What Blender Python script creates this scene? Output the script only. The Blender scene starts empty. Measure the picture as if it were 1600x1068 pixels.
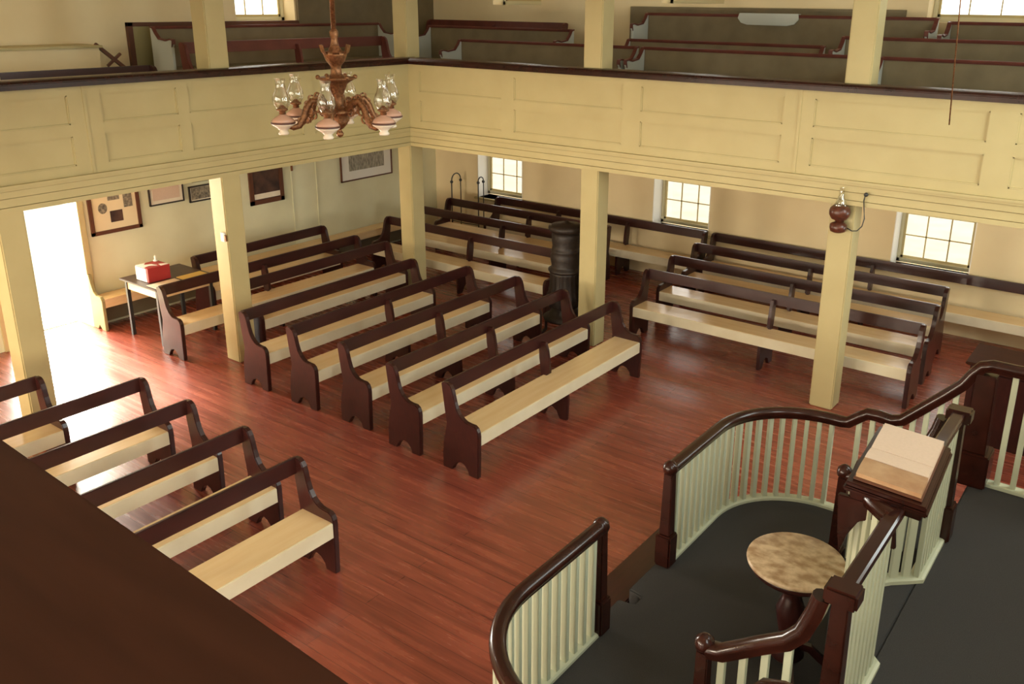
import bpy, bmesh, math, random
from mathutils import Vector, Matrix
random.seed(7)
PI = math.pi
C = bpy.context.scene.collection
SC = bpy.context.scene

# ------------------------------------------------------------------ camera
W_PX, H_PX = 1600, 1068
YAW, PITCH, ROLL, F_PX, CX, CY = 2.1962, -.3129, -.0104, 1388.8942, 850.8638, 452.5644
fw = Vector((math.cos(PITCH)*math.cos(YAW), math.cos(PITCH)*math.sin(YAW), math.sin(PITCH)))
rt = fw.cross(Vector((0, 0, 1))).normalized(); dn = fw.cross(rt)
r2 = rt*math.cos(ROLL) + dn*math.sin(ROLL); d2 = -rt*math.sin(ROLL) + dn*math.cos(ROLL)
cam = bpy.data.cameras.new('camera'); co = bpy.data.objects.new('camera', cam); C.objects.link(co)
co.matrix_world = Matrix(((r2.x, -d2.x, -fw.x, 0), (r2.y, -d2.y, -fw.y, 0), (r2.z, -d2.z, -fw.z, 4.15), (0, 0, 0, 1)))
cam.sensor_width = 36; cam.lens = 36*F_PX/W_PX
cam.shift_x = -(CX - W_PX/2)/W_PX; cam.shift_y = -(H_PX/2 - CY)/W_PX
cam.clip_start = .02
SC.camera = co

# ------------------------------------------------------------------ light and exposure
SC.view_settings.view_transform = 'Standard'; SC.view_settings.look = 'None'
SC.view_settings.gamma = 1; SC.view_settings.use_curve_mapping = False
SC.view_settings.exposure = 0.02
world = bpy.data.worlds.new('sky'); SC.world = world; world.use_nodes = True
bg = world.node_tree.nodes['Background']
bg.inputs[0].default_value = (1.0, .97, .88, 1); bg.inputs[1].default_value = 4.0
sun = bpy.data.lights.new('sun', 'SUN'); sun.energy = 24; sun.angle = math.radians(12); sun.color = (1, .93, .78)
so = bpy.data.objects.new('sun', sun); C.objects.link(so)
so.rotation_euler = Vector((math.cos(.54), -.10, -math.sin(.54))).to_track_quat('-Z', 'Y').to_euler()

def daylight(name, loc, direction, sx, sy, energy, color):
    """soft area lamp for daylight at the door or at assumed, unseen windows"""
    l = bpy.data.lights.new(name, 'AREA'); l.shape = 'RECTANGLE'; l.size = sx; l.size_y = sy
    l.energy = energy; l.color = color
    o = bpy.data.objects.new(name, l); C.objects.link(o); o.location = loc
    o.rotation_euler = Vector(direction).to_track_quat('-Z', 'Z').to_euler()
    return o
COOL = (.86, 1.0, .98); WARM = (1, .87, .62)
FRONT_WIN = [(1.6, 3.3), (1.6, 4.9), (4.66, 4.1), (7.7, 3.3), (7.7, 4.9)]
for y, z in FRONT_WIN:
    daylight('daylight_front', (1.24, y, z), (-1, 0, -.12), 1.1, 1.35, 52, COOL)
ADDED_WIN = [-9.2, -6.6, -4.0, -1.4]
for x, e in zip(ADDED_WIN, (270, 245, 185, 110)):
    daylight('fill_low', (x, -2.66, 1.45), (0, 1, .03), 1.1, 1.2, e, (1, .86, .66))  # added fill to brighten under the galleries, at made-up low windows
daylight('fill_low_side', (1.24, 10.4, 1.5), (-1, 0, 0), 1.2, 1.1, 45, COOL)  # added low fill from the unseen front wall
daylight('daylight_door', (-13.4, 5.3, 1.5), (1, -.06, -.1), 2.2, 2.6, 1000, (1, .95, .82))
for x, e in zip(ADDED_WIN, (48, 38, 26, 14)):
    daylight('fill_near', (x, -2.66, 4.6), (0, 1, -.18), 1.1, 1.8, e, WARM)  # added warm fill from the unseen wall behind the viewer

# ------------------------------------------------------------------ materials
def mat(name, col, rough=.5, spec=.5, noise=None, bump=0., metal=0., emit=None, coat=0., stretch=(1, 1, 1), scale=20, ns=.5):
    m = bpy.data.materials.new(name); m.use_nodes = True; nt = m.node_tree; b = nt.nodes['Principled BSDF']
    b.inputs['Base Color'].default_value = (*col, 1); b.inputs['Roughness'].default_value = rough
    b.inputs['Specular IOR Level'].default_value = spec; b.inputs['Metallic'].default_value = metal
    if coat: b.inputs['Coat Weight'].default_value = coat; b.inputs['Coat Roughness'].default_value = .08
    if emit: b.inputs['Emission Color'].default_value = (*emit[0], 1); b.inputs['Emission Strength'].default_value = emit[1]
    if noise or bump:
        tc = nt.nodes.new('ShaderNodeTexCoord'); mp = nt.nodes.new('ShaderNodeMapping'); nz = nt.nodes.new('ShaderNodeTexNoise')
        mp.inputs['Scale'].default_value = stretch; nz.inputs['Scale'].default_value = scale; nz.inputs['Detail'].default_value = 6
        nt.links.new(tc.outputs['Object'], mp.inputs[0]); nt.links.new(mp.outputs[0], nz.inputs[0])
        if noise:
            cr = nt.nodes.new('ShaderNodeValToRGB')
            cr.color_ramp.elements[0].position = .5 - ns*.4; cr.color_ramp.elements[1].position = .5 + ns*.4
            cr.color_ramp.elements[0].color = (*noise, 1); cr.color_ramp.elements[1].color = (*col, 1)
            nt.links.new(nz.outputs[0], cr.inputs[0]); nt.links.new(cr.outputs[0], b.inputs['Base Color'])
        if bump:
            bp = nt.nodes.new('ShaderNodeBump'); bp.inputs['Strength'].default_value = bump; bp.inputs['Distance'].default_value = .01
            nt.links.new(nz.outputs[0], bp.inputs['Height']); nt.links.new(bp.outputs[0], b.inputs['Normal'])
    return m
M = {}
M['cream'] = mat('cream_paint', (.525, .44, .225), .5, .3, noise=(.485, .40, .20), scale=3, bump=.04)
M['plaster'] = mat('plaster_wall', (.80, .67, .42), .8, .2, noise=(.75, .61, .37), scale=1.6, bump=.06)
M['plank_wall'] = mat('painted_plank_wall', (.72, .70, .48), .6, .3, noise=(.66, .63, .42), scale=2.2, bump=.05)
M['ceiling'] = mat('ceiling_plaster', (.82, .76, .58), .8, .2)
M['seat'] = mat('painted_seat', (.84, .64, .37), .2, .6, noise=(.74, .50, .26), stretch=(9, .8, 9), scale=2.4, ns=.9)
M['apron'] = mat('cream_painted_apron', (.80, .73, .55), .4, .4, noise=(.72, .64, .46), scale=4)
M['mahogany'] = mat('dark_mahogany', (.046, .011, .009), .32, .4, noise=(.028, .007, .006), stretch=(12, 1, 3), scale=3, coat=.2)
M['rail_wood'] = mat('polished_dark_rail', (.034, .008, .005), .24, .28, noise=(.02, .005, .003), scale=8, coat=.15)
M['ledge'] = mat('dark_brown_ledge', (.050, .015, .007), .6, .12, noise=(.038, .011, .005), stretch=(1, 8, 1), scale=3)
M['red_bench'] = mat('reddish_brown_bench', (.14, .035, .025), .45, .4, noise=(.10, .025, .018), scale=5)
M['olive'] = mat('olive_brown_paint', (.21, .165, .095), .55, .3, noise=(.17, .133, .075), scale=4)
M['sash_olive'] = mat('sage_sash_paint', (.62, .58, .40), .5, .3)
M['olive_light'] = mat('light_olive_paint', (.33, .28, .13), .55, .3)
M['pale'] = mat('pale_grey_paint', (.50, .52, .47), .5, .3)
M['baluster'] = mat('pale_green_baluster', (.47, .49, .36), .45, .35)
M['carpet'] = mat('grey_green_carpet', (.068, .066, .064), .95, .1, noise=(.038, .034, .034), scale=220, bump=.5, ns=.8)
M['iron'] = mat('cast_iron', (.028, .017, .012), .5, .4, noise=(.015, .009, .007), scale=30, bump=.25)
M['black_metal'] = mat('black_metal_rod', (.03, .03, .03), .4, .5)
M['brass'] = mat('aged_brass', (.36, .17, .075), .42, .5, noise=(.14, .06, .03), scale=60, metal=.75, bump=.4)
M['font_glass'] = mat('painted_lamp_font', (.62, .36, .26), .2, .5, coat=.4)
M['font_band'] = mat('dark_font_band', (.10, .04, .03), .3, .5)
M['font_white'] = mat('white_font_foot', (.85, .74, .60), .2, .5)
M['paper'] = mat('paper', (.80, .73, .60), .7, .2, noise=(.74, .65, .5), scale=12)
M['old_page'] = mat('aged_page', (.34, .18, .09), .6, .3, noise=(.46, .29, .16), scale=9)
M['page'] = mat('book_page', (.66, .50, .39), .7, .2, noise=(.62, .47, .36), scale=60)
M['box_red'] = mat('red_carton', (.36, .03, .03), .4, .4)
M['white'] = mat('white_card', (.82, .80, .74), .5, .3)
M['yellow'] = mat('yellow_paper', (.72, .52, .16), .6, .3)
M['table_dark'] = mat('dark_table_top', (.07, .04, .028), .4, .4, noise=(.05, .03, .02), scale=6)
M['marble'] = mat('mottled_tan_top', (.66, .52, .36), .35, .5, noise=(.36, .23, .13), stretch=(1, 1.3, 1), scale=13, ns=.34)
M['frame_brown'] = mat('brown_frame', (.11, .04, .02), .4, .4)
M['frame_dark'] = mat('dark_frame', (.03, .022, .018), .4, .4)
M['matboard'] = mat('cream_matboard', (.74, .62, .40), .7, .2)
M['photo'] = mat('grey_photograph', (.36, .31, .22), .5, .3, noise=(.07, .06, .05), scale=30, ns=.5)
M['dark_picture'] = mat('dark_painting', (.10, .05, .035), .35, .4, noise=(.035, .02, .018), scale=7)
M['engraving'] = mat('engraving', (.52, .48, .38), .5, .3, noise=(.14, .13, .11), stretch=(1, 3, 1), scale=14, ns=.6)
M['ground'] = mat('pale_ground', (.195, .18, .15), .9, .1, noise=(.16, .148, .122), scale=2)
M['leaf'] = M['olive']
def glass(name, tint=(1, 1, 1), gloss=.10):
    m = bpy.data.materials.new(name); m.use_nodes = True; nt = m.node_tree; nt.nodes.clear()
    o = nt.nodes.new('ShaderNodeOutputMaterial'); mx = nt.nodes.new('ShaderNodeMixShader')
    t = nt.nodes.new('ShaderNodeBsdfTransparent'); g = nt.nodes.new('ShaderNodeBsdfGlossy'); lw = nt.nodes.new('ShaderNodeLayerWeight')
    mr = nt.nodes.new('ShaderNodeMath'); mr.operation = 'MULTIPLY_ADD'; mr.inputs[1].default_value = .75; mr.inputs[2].default_value = gloss
    lw.inputs[0].default_value = .25
    t.inputs[0].default_value = (*tint, 1); g.inputs['Roughness'].default_value = .08
    nt.links.new(lw.outputs['Facing'], mr.inputs[0]); nt.links.new(mr.outputs[0], mx.inputs[0])
    nt.links.new(t.outputs[0], mx.inputs[1]); nt.links.new(g.outputs[0], mx.inputs[2]); nt.links.new(mx.outputs[0], o.inputs[0])
    return m
M['pane'] = glass('window_glass', gloss=.03)
M['chimney'] = glass('clear_chimney_glass', (.93, .93, .88), .16)

def floor_material():
    m = bpy.data.materials.new('red_brown_floorboards'); m.use_nodes = True; nt = m.node_tree; N = nt.nodes; L = nt.links
    b = N['Principled BSDF']; tc = N.new('ShaderNodeTexCoord')
    br = N.new('ShaderNodeTexBrick'); br.offset = .37; br.inputs['Scale'].default_value = 1
    br.inputs['Brick Width'].default_value = 4.2; br.inputs['Row Height'].default_value = .135
    br.inputs['Mortar Size'].default_value = .0025; br.inputs['Mortar Smooth'].default_value = .3
    br.inputs['Color1'].default_value = (.32, .078, .047, 1); br.inputs['Color2'].default_value = (.27, .063, .040, 1)
    br.inputs['Mortar'].default_value = (.12, .028, .02, 1)
    L.new(tc.outputs['Object'], br.inputs['Vector'])
    mp = N.new('ShaderNodeMapping'); mp.inputs['Scale'].default_value = (.7, 11, 1); nz = N.new('ShaderNodeTexNoise')
    nz.inputs['Scale'].default_value = 1.6; nz.inputs['Detail'].default_value = 7
    L.new(tc.outputs['Object'], mp.inputs[0]); L.new(mp.outputs[0], nz.inputs[0])
    mx = N.new('ShaderNodeMixRGB'); mx.blend_type = 'MULTIPLY'; mx.inputs[0].default_value = .75
    cr = N.new('ShaderNodeValToRGB'); cr.color_ramp.elements[0].position = .32; cr.color_ramp.elements[1].position = .62
    cr.color_ramp.elements[0].color = (.50, .42, .42, 1); cr.color_ramp.elements[1].color = (1.12, 1.1, 1.05, 1)
    L.new(nz.outputs[0], cr.inputs[0]); L.new(br.outputs['Color'], mx.inputs[1]); L.new(cr.outputs[0], mx.inputs[2])
    L.new(mx.outputs[0], b.inputs['Base Color'])
    rr = N.new('ShaderNodeMapRange'); rr.inputs[3].default_value = .19; rr.inputs[4].default_value = .34
    L.new(nz.outputs[0], rr.inputs[0]); L.new(rr.outputs[0], b.inputs['Roughness'])
    bp = N.new('ShaderNodeBump'); bp.inputs['Strength'].default_value = .18; bp.inputs['Distance'].default_value = .004
    L.new(nz.outputs[0], bp.inputs['Height']); L.new(bp.outputs[0], b.inputs['Normal'])
    b.inputs['Specular IOR Level'].default_value = 1.0
    return m
M['floor'] = floor_material()

# ------------------------------------------------------------------ mesh helpers
class MB:
    def __init__(s): s.v = []; s.f = []; s.sm = []
    def add(s, vs, fs, smooth=False):
        k = len(s.v); s.v += [tuple(v) for v in vs]
        for f in fs: s.f.append(tuple(i + k for i in f)); s.sm.append(smooth)
        return s
    def box(s, x0, x1, y0, y1, z0, z1):
        if x0 > x1: x0, x1 = x1, x0
        if y0 > y1: y0, y1 = y1, y0
        return s.add([(x, y, z) for z in (z0, z1) for y in (y0, y1) for x in (x0, x1)],
                     [(0, 2, 3, 1), (4, 5, 7, 6), (0, 1, 5, 4), (2, 6, 7, 3), (0, 4, 6, 2), (1, 3, 7, 5)])
    def prism(s, poly, axis, a, b, smooth=False):
        """poly of 2D points, extruded along axis (0=x: poly is y,z; 1=y: poly is x,z; 2=z: poly is x,y)"""
        n = len(poly)
        def P(p, t): return (t, p[0], p[1]) if axis == 0 else ((p[0], t, p[1]) if axis == 1 else (p[0], p[1], t))
        vs = [P(p, a) for p in poly] + [P(p, b) for p in poly]
        fs = [tuple(range(n)), tuple(range(2*n - 1, n - 1, -1))] + [(i, i + n, (i + 1) % n + n, (i + 1) % n) for i in range(n)]
        return s.add(vs, fs, smooth)
    def lathe(s, cx, cy, prof, n=20, smooth=True, flute=0, nf=0):
        vs = []; fs = []
        for r, z in prof:
            for k in range(n):
                a = 2*PI*k/n; q = r*(1 + flute*math.cos(nf*a)) if nf else r
                vs.append((cx + q*math.cos(a), cy + q*math.sin(a), z))
        for j in range(len(prof) - 1):
            for k in range(n): fs.append((j*n + k, j*n + (k+1) % n, (j+1)*n + (k+1) % n, (j+1)*n + k))
        fs.append(tuple(range(n - 1, -1, -1))); fs.append(tuple(range((len(prof)-1)*n, len(prof)*n)))
        return s.add(vs, fs, smooth)
    def sweep(s, path, prof, smooth=True, closed_prof=True, up=(0, 0, 1)):
        """sweep a profile [(side, up)] along 3D path"""
        P = [Vector(p) for p in path]; n = len(prof); vs = []; fs = []
        for i, p in enumerate(P):
            t = (P[min(i+1, len(P)-1)] - P[max(i-1, 0)]).normalized()
            side = t.cross(Vector(up))
            side = side.normalized() if side.length > 1e-5 else Vector((1, 0, 0))
            u = side.cross(t).normalized()
            for a, b in prof: vs.append(p + side*a + u*b)
        for i in range(len(P)-1):
            for k in range(n): fs.append((i*n+k, (i+1)*n+k, (i+1)*n+(k+1) % n, i*n+(k+1) % n))
        fs.append(tuple(range(n-1, -1, -1))); fs.append(tuple(range((len(P)-1)*n, len(P)*n)))
        return s.add(vs, fs, smooth)
    def tube(s, path, r, n=8):
        return s.sweep(path, [(r*math.cos(2*PI*k/n), r*math.sin(2*PI*k/n)) for k in range(n)])
    def ball(s, c, r, n=12, sz=1):
        pr = [(max(r*math.sin(PI*k/8), .0005), c[2] - r*sz*math.cos(PI*k/8)) for k in range(9)]
        return s.lathe(c[0], c[1], pr, n)
    def mesh(s, name, m, bevel=0., seg=2):
        me = bpy.data.meshes.new(name); me.from_pydata(s.v, [], s.f); me.update()
        bm = bmesh.new(); bm.from_mesh(me); bmesh.ops.recalc_face_normals(bm, faces=bm.faces)
        if bevel:
            es = [e for e in bm.edges if len(e.link_faces) == 2 and e.calc_face_angle(0) > .6]
            bmesh.ops.bevel(bm, geom=es, offset=bevel, segments=seg, affect='EDGES', clamp_overlap=True)
        bm.to_mesh(me); bm.free()
        if not bevel: me.polygons.foreach_set('use_smooth', s.sm)
        me.materials.append(m); return me
    def build(s, name, m, parent=None, bevel=0., loc=None, seg=2):
        o = bpy.data.objects.new(name, s.mesh(name, m, bevel, seg)); C.objects.link(o)
        if parent: o.parent = parent
        if loc: o.location = loc
        return o
def smooth_by_angle(o, ang=.6):
    me = o.data; me.polygons.foreach_set('use_smooth', [True]*len(me.polygons))
    bm = bmesh.new(); bm.from_mesh(me)
    for e in bm.edges: e.smooth = not (len(e.link_faces) == 2 and e.calc_face_angle(0) > ang)
    bm.to_mesh(me); bm.free()
def tag(o, label=None, cat=None, group=None, kind=None):
    if label: o['label'] = label
    if cat: o['category'] = cat
    if group: o['group'] = group
    if kind: o['kind'] = kind
    return o
def thing(name, label, cat, loc=(0, 0, 0), rz=0, group=None, kind=None):
    o = bpy.data.objects.new(name, None); C.objects.link(o); o.location = loc; o.rotation_euler = (0, 0, rz)
    o.empty_display_size = .1
    return tag(o, label, cat, group, kind)
def struct(o): o['kind'] = 'structure'; return o
def copy_tree(o, parent=None):
    c = o.copy(); C.objects.link(c)
    if parent: c.parent = parent
    for ch in list(o.children): copy_tree(ch, c)
    return c

# ------------------------------------------------------------------ dimensions of the room
XW, YW, XE, YS, ZC = -11.3, 12.15, 1.2, -2.7, 6.3      # left wall, window wall, wall behind pulpit, wall behind viewer, ceiling
GX, GY = -8.70, 8.86                                   # planes of the two gallery fronts
TH = .36

# floor, ceiling
struct(MB().box(XW - .9, XE, YS, YW + .1, -.1, 0).build('floor', M['floor']))
struct(MB().box(XW - .3, XE + .3, YS - .3, YW + .3, ZC, ZC + .1).build('ceiling', M['ceiling']))
def wall(name, m, axis, a, b, thick, z0, z1, holes):
    """wall with real openings: axis 0 = plane of constant x (runs along y), holes (lo, hi, z0, z1)"""
    us = sorted({a, b} | {h[0] for h in holes} | {h[1] for h in holes}); zs = sorted({z0, z1} | {h[2] for h in holes} | {h[3] for h in holes})
    mb = MB()
    for i in range(len(us)-1):
        for j in range(len(zs)-1):
            u, v = (us[i]+us[i+1])/2, (zs[j]+zs[j+1])/2
            if any(h[0] < u < h[1] and h[2] < v < h[3] for h in holes): continue
            if axis == 0: mb.box(thick[0], thick[1], us[i], us[i+1], zs[j], zs[j+1])
            else: mb.box(us[i], us[i+1], thick[0], thick[1], zs[j], zs[j+1])
    return struct(mb.build(name, m))
# openings
WR = [(-10.28, -9.27), (-6.68, -5.70), (-3.0, -2.0)]
holesR = [(a, b, .78, 2.12) for a, b in WR] + [(-2.95, -1.75, 3.96, 5.6), (-9.9, -8.9, 4.1, 5.6), (-6.7, -5.7, 4.15, 5.6)]
wall('wall_right', M['plaster'], 1, XW - .3, XE + .3, (YW, YW + TH), 0, ZC, holesR)
holesL = [(4.42, 5.46, 0, 2.12), (8.1, 9.14, 3.84, 5.5), (3.2, 4.2, 4.1, 5.5)]
wall('wall_left', M['plank_wall'], 0, YS - .3, YW, (XW - TH, XW), 0, 2.45, [h for h in holesL if h[3] < 2.4])
wall('wall_left', M['plaster'], 0, YS - .3, YW, (XW - TH, XW), 2.45, ZC, [h for h in holesL if h[3] > 2.4])
wall('wall_front', M['plaster'], 0, YS, YW, (XE, XE + .2), 0, ZC, [(y - .55, y + .55, z - .68, z + .68) for y, z in FRONT_WIN] + [(9.8, 11.0, .95, 2.05)])  # last opening made up for the low side fill
wall('wall_back', M['plaster'], 1, XW, XE, (YS - .2, YS), 0, ZC, [(x - .55, x + .55, 3.7, 5.5) for x in ADDED_WIN] + [(x - .55, x + .55, .85, 2.05) for x in ADDED_WIN])  # unseen window openings, made up for the fill lamps

# windows of the right wall: recessed double-hung sashes in thick wall
def window(n, x0, x1, z0, z1, y=YW + .30, fcol='sash_olive', cols=3, rows=2):
    t = thing('window_%d' % n, None, None, ((x0+x1)/2, y, z0)); t['kind'] = 'structure'
    w = (x1-x0)/2; h = z1-z0; fr = .055
    f = MB().box(-w, w, -.03, .05, 0, .06).box(-w, w, -.03, .05, h-.05, h).box(-w, -w+fr, -.03, .05, 0, h).box(w-fr, w, -.03, .05, 0, h)
    f.build('window_frame', M[fcol], t, .006)
    zm = h*.52; s = MB()
    for a, b, yy in ((.06, zm+.02, 0), (zm-.02, h-.05, .03)):
        s.box(-w+fr, w-fr, yy-.012, yy+.012, a, a+.035).box(-w+fr, w-fr, yy-.012, yy+.012, b-.035, b)
        s.box(-w+fr, -w+fr+.03, yy-.012, yy+.012, a, b).box(w-fr-.03, w-fr, yy-.012, yy+.012, a, b)
        for k in range(1, cols):
            x = -w+fr+(2*w-2*fr)*k/cols; s.box(x-.008, x+.008, yy-.008, yy+.008, a, b)
        for k in range(1, rows):
            z = a+(b-a)*k/rows; s.box(-w+fr, w-fr, yy-.008, yy+.008, z-.008, z+.008)
    s.build('sash', M['cream'], t)
    MB().box(-w+fr, w-fr, .008, .012, .06, h-.05).build('pane', M['pane'], t)
    return t
for n, (a, b) in enumerate(WR): 
    window(n+1, a, b, .80, 2.12)
    MB().box(a-.06, b+.06, YW-.05, YW+.33, .745, .78).build('window_sill', M['cream'], None, .006)['kind'] = 'structure'
for n, h in enumerate(holesR[3:]): window(n+4, h[0], h[1], h[2], h[3], rows=3)
# window of the left wall upstairs
for n, h in enumerate(holesL[1:]):
    w_ = window(7+n, -.5, .5, 0, h[3]-h[2], rows=3); w_.rotation_euler = (0, 0, PI/2); w_.location = (XW-.28, (h[0]+h[1])/2, h[2])
    w_.scale = ((h[1]-h[0])/1.0, 1, 1)
# daylight on the deep window reveals, painted in as white linings
for n, (a, b) in enumerate(WR):
    MB().box(a, a+.012, YW-.004, YW+.28, .78, 2.12).box(b-.012, b, YW-.004, YW+.28, .78, 2.12).build('window_reveal', M['white'])['kind'] = 'structure'
# open doorway in the left wall with its stone threshold
t = thing('door_1', None, None, (XW, 4.94, 0)); t['kind'] = 'structure'
MB().box(.0, .03, -.60, -.52, 0, 2.2).box(0, .03, .52, .60, 0, 2.2).box(0, .03, -.6, .6, 2.12, 2.2).build('door_frame', M['cream'], t, .004)
MB().box(-1.0, -.36, -.60, .60, -.06, .012).build('threshold', M['paper'], t, .01)
MB().box(-.36-.92, -.36, -.56, -.52, .02, 2.1).build('door_leaf', M['cream'], t, .004)
struct(MB().box(XW-28, XW-.9, -14, 30, -.30, -.08).build('ground', M['ground']))
struct(MB().box(XW-.9, 14, YW+TH+.02, 40, -.30, -.08).build('ground', M['ground']))
# seams of the boarded wall behind the pictures
for k, y in enumerate((8.84, 9.33)):
    struct(MB().box(XW, XW+.012, y-.012, y+.012, 0, 2.3).build('trim_%d' % (k+1), M['plank_wall'], None, .003))
struct(MB().box(XW, XW+.34, YW-.42, YW, 0, 2.35).build('trim_3', M['plank_wall'], None, .005)) if False else None

# ------------------------------------------------------------------ galleries
ZG = 2.42
def gallery_front(name, runs, axis):
    """panelled parapet: board with frames standing proud around recessed panels; runs = [(lo, hi)] of panels along the front"""
    mb = MB()
    if axis == 1:   # right gallery, plane y=GY, visible face -y
        lo, hi = GX, XE
        B = lambda u0, u1, d0, d1, z0, z1: mb.box(u0, u1, GY+d0, GY+d1, z0, z1)
    else:           # left gallery, plane x=GX, visible face +x
        lo, hi = YS, GY
        B = lambda u0, u1, d0, d1, z0, z1: mb.box(GX-d1, GX-d0, u0, u1, z0, z1)
    B(lo, hi, .018, .045, ZG, 3.36)
    zr = [(ZG, 2.592), (2.876, 2.986), (3.262, 3.36)]
    for z0, z1 in zr: B(lo, hi, 0, .02, z0, z1)
    edges = [lo]
    for a, b in runs: edges += [a, b]
    edges.append(hi)
    for i in range(0, len(edges), 2):
        for z0, z1 in ((2.592, 2.876), (2.986, 3.262)): B(edges[i], edges[i+1], 0, .02, z0, z1)
    for a, b in runs:   # moulding inside each panel
        for z0, z1 in ((2.592, 2.876), (2.986, 3.262)):
            q = .012
            B(a, b, .006, .02, z0, z0+q); B(a, b, .006, .02, z1-q, z1); B(a, a+q, .006, .02, z0, z1); B(b-q, b, .006, .02, z0, z1)
    # bead and beam fascia below
    B(lo-.03 if axis == 1 else lo, hi, -.04, .05, 2.478, 2.50); B(lo-.015 if axis == 1 else lo, hi, -.026, .05, 2.45, 2.478)
    B(lo-.004 if axis == 1 else lo, hi, -.014, .05, 2.385, 2.446); B(lo, hi, .012, .05, 2.29, 2.385); B(lo, hi, -.004, .05, 2.302, 2.378); B(lo, hi, -.012, .05, 2.25, 2.296)
    o = struct(mb.build(name, M['cream'], None)); return o
gallery_front('wall_gallery_right', [(-8.5, -7.1), (-6.9, -5.33), (-5.09, -3.42), (-3.10, -1.50), (-1.26, .3)], 1)
gallery_front('wall_gallery_left', [(-1.5, -.2), (0, 1.6), (1.8, 3.1), (3.3, 4.28), (4.6, 5.42), (5.55, 7.05), (7.22, 8.52)], 0)
for k, (x0, x1, y0, y1) in enumerate(((-3.262, -3.232, GY-.008, GY+.01), (GX-.01, GX+.008, 4.425, 4.455), (-.10, -.07, GY-.008, GY+.01))):
    struct(MB().box(x0, x1, y0, y1, 2.50, 3.355).build('trim_%d' % (k+5), M['cream'], None, .002))
# beams over the pillars and the soffit / gallery floors
struct(MB().box(XW, XE, GY+.046, YW, 2.38, 2.43).build('ceiling_under_right_gallery', M['plaster']))
struct(MB().box(XW, GX-.046, YS, GY+.04, 2.38, 2.43).build('ceiling_under_left_gallery', M['plaster']))
struct(MB().box(GX-.3, XE, GY+.05, GY+.26, 2.255, 2.38).build('trim_8', M['cream']))
struct(MB().box(GX-.27, GX-.05, YS, GY+.05, 2.255, 2.38).build('trim_9', M['cream']))
struct(MB().box(XW, XE, GY+.05, YW, 2.43, 2.52).box(XW, XE, 9.7, YW, 2.5, 2.62).box(XW, XE, 10.45, YW, 2.62, 2.80).box(XW, XE, 11.2, YW, 2.80, 2.98)
       .build('floor_gallery_right', M['olive']))
struct(MB().box(XW, GX-.05, YS, GY+.05, 2.43, 2.52).box(XW, -9.72, 6.35, GY+.05, 2.5, 2.74).box(XW, -10.5, 6.35, GY+.05, 2.74, 2.86)
       .build('floor_gallery_left', M['olive']))
# rail caps (dark, glossy)
cap = [(-.06, 0), (-.06, .05), (-.04, .075), (.0, .085), (.12, .085), (.14, .075), (.14, .03), (.04, .03), (.04, 0)]
def rail_cap(name, a, b, flip=False):
    pr = [(-x if flip else x, z) for x, z in cap]
    return struct(MB().sweep([a, b], pr, smooth=False).build(name, M['rail_wood'], None, .006))
P0 = MB()
rc = MB()
prof_r = [(GY - x if False else GY + x, 3.345 + z) for x, z in cap]
rc.prism(prof_r, 0, GX+.06, XE)
struct(rc.build('trim_10', M['rail_wood'], None, .006))
rc = MB(); rc.prism([(GX - x, 3.345 + z) for x, z in cap], 1, YS, GY+.14)
struct(rc.build('trim_11', M['rail_wood'], None, .006))

# pillars
def pillar(x, y, label, zb=0):
    p = MB().box(x-.25, x, y, y+.25, 0, ZC).build('wooden_pillar', M['cream'], None, .012)
    tag(p, label, 'pillar', 'pillars carrying the galleries', 'structure'); return p
pillar(-8.73, 8.88, 'cream square pillar at the corner where both galleries meet')
pillar(-5.64, 8.88, 'cream square pillar beside the cast iron stove')
pillar(-2.59, 8.88, 'cream square pillar with a wall lamp near its top')
pillar(-8.72, 5.86, 'cream square pillar carrying the small white switch box')
pillar(-8.735, 3.49, 'cream square pillar at left picture edge beside open door')

# near gallery: dark ledge just below the viewer
a_, b_ = Vector((-1.616, .623, 3.36)), Vector((-.75, .587, 3.36)); d_ = (b_-a_).normalized(); n_ = Vector((d_.y, -d_.x, 0))
p0 = a_ - d_*8.5; p1 = b_ + d_*1.85
mb = MB(); mb.add([p0, p1, p1+n_*.36, p0+n_*.36, *(v - Vector((0, 0, .06)) for v in (p0, p1, p1+n_*.36, p0+n_*.36))],
                  [(0, 1, 2, 3), (7, 6, 5, 4), (0, 4, 5, 1), (1, 5, 6, 2), (2, 6, 7, 3), (3, 7, 4, 0)])
struct(mb.build('trim_12', M['ledge'], None, .012))
q0 = p0 + n_*.05; q1 = p1 + n_*.05
mb = MB(); mb.add([q0-Vector((0, 0, 1.25)), q1-Vector((0, 0, 1.25)), q1+n_*.04-Vector((0, 0, 1.25)), q0+n_*.04-Vector((0, 0, 1.25)),
                   q0-Vector((0, 0, .06)), q1-Vector((0, 0, .06)), q1+n_*.04-Vector((0, 0, .06)), q0+n_*.04-Vector((0, 0, .06))],
                  [(0, 1, 2, 3), (7, 6, 5, 4), (0, 4, 5, 1), (1, 5, 6, 2), (2, 6, 7, 3), (3, 7, 4, 0)])
struct(mb.build('wall_gallery_near', M['cream']))
struct(MB().box(-8.6, XE, YS, .35, 2.30, 2.46).build('floor_gallery_near', M['olive']))

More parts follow.
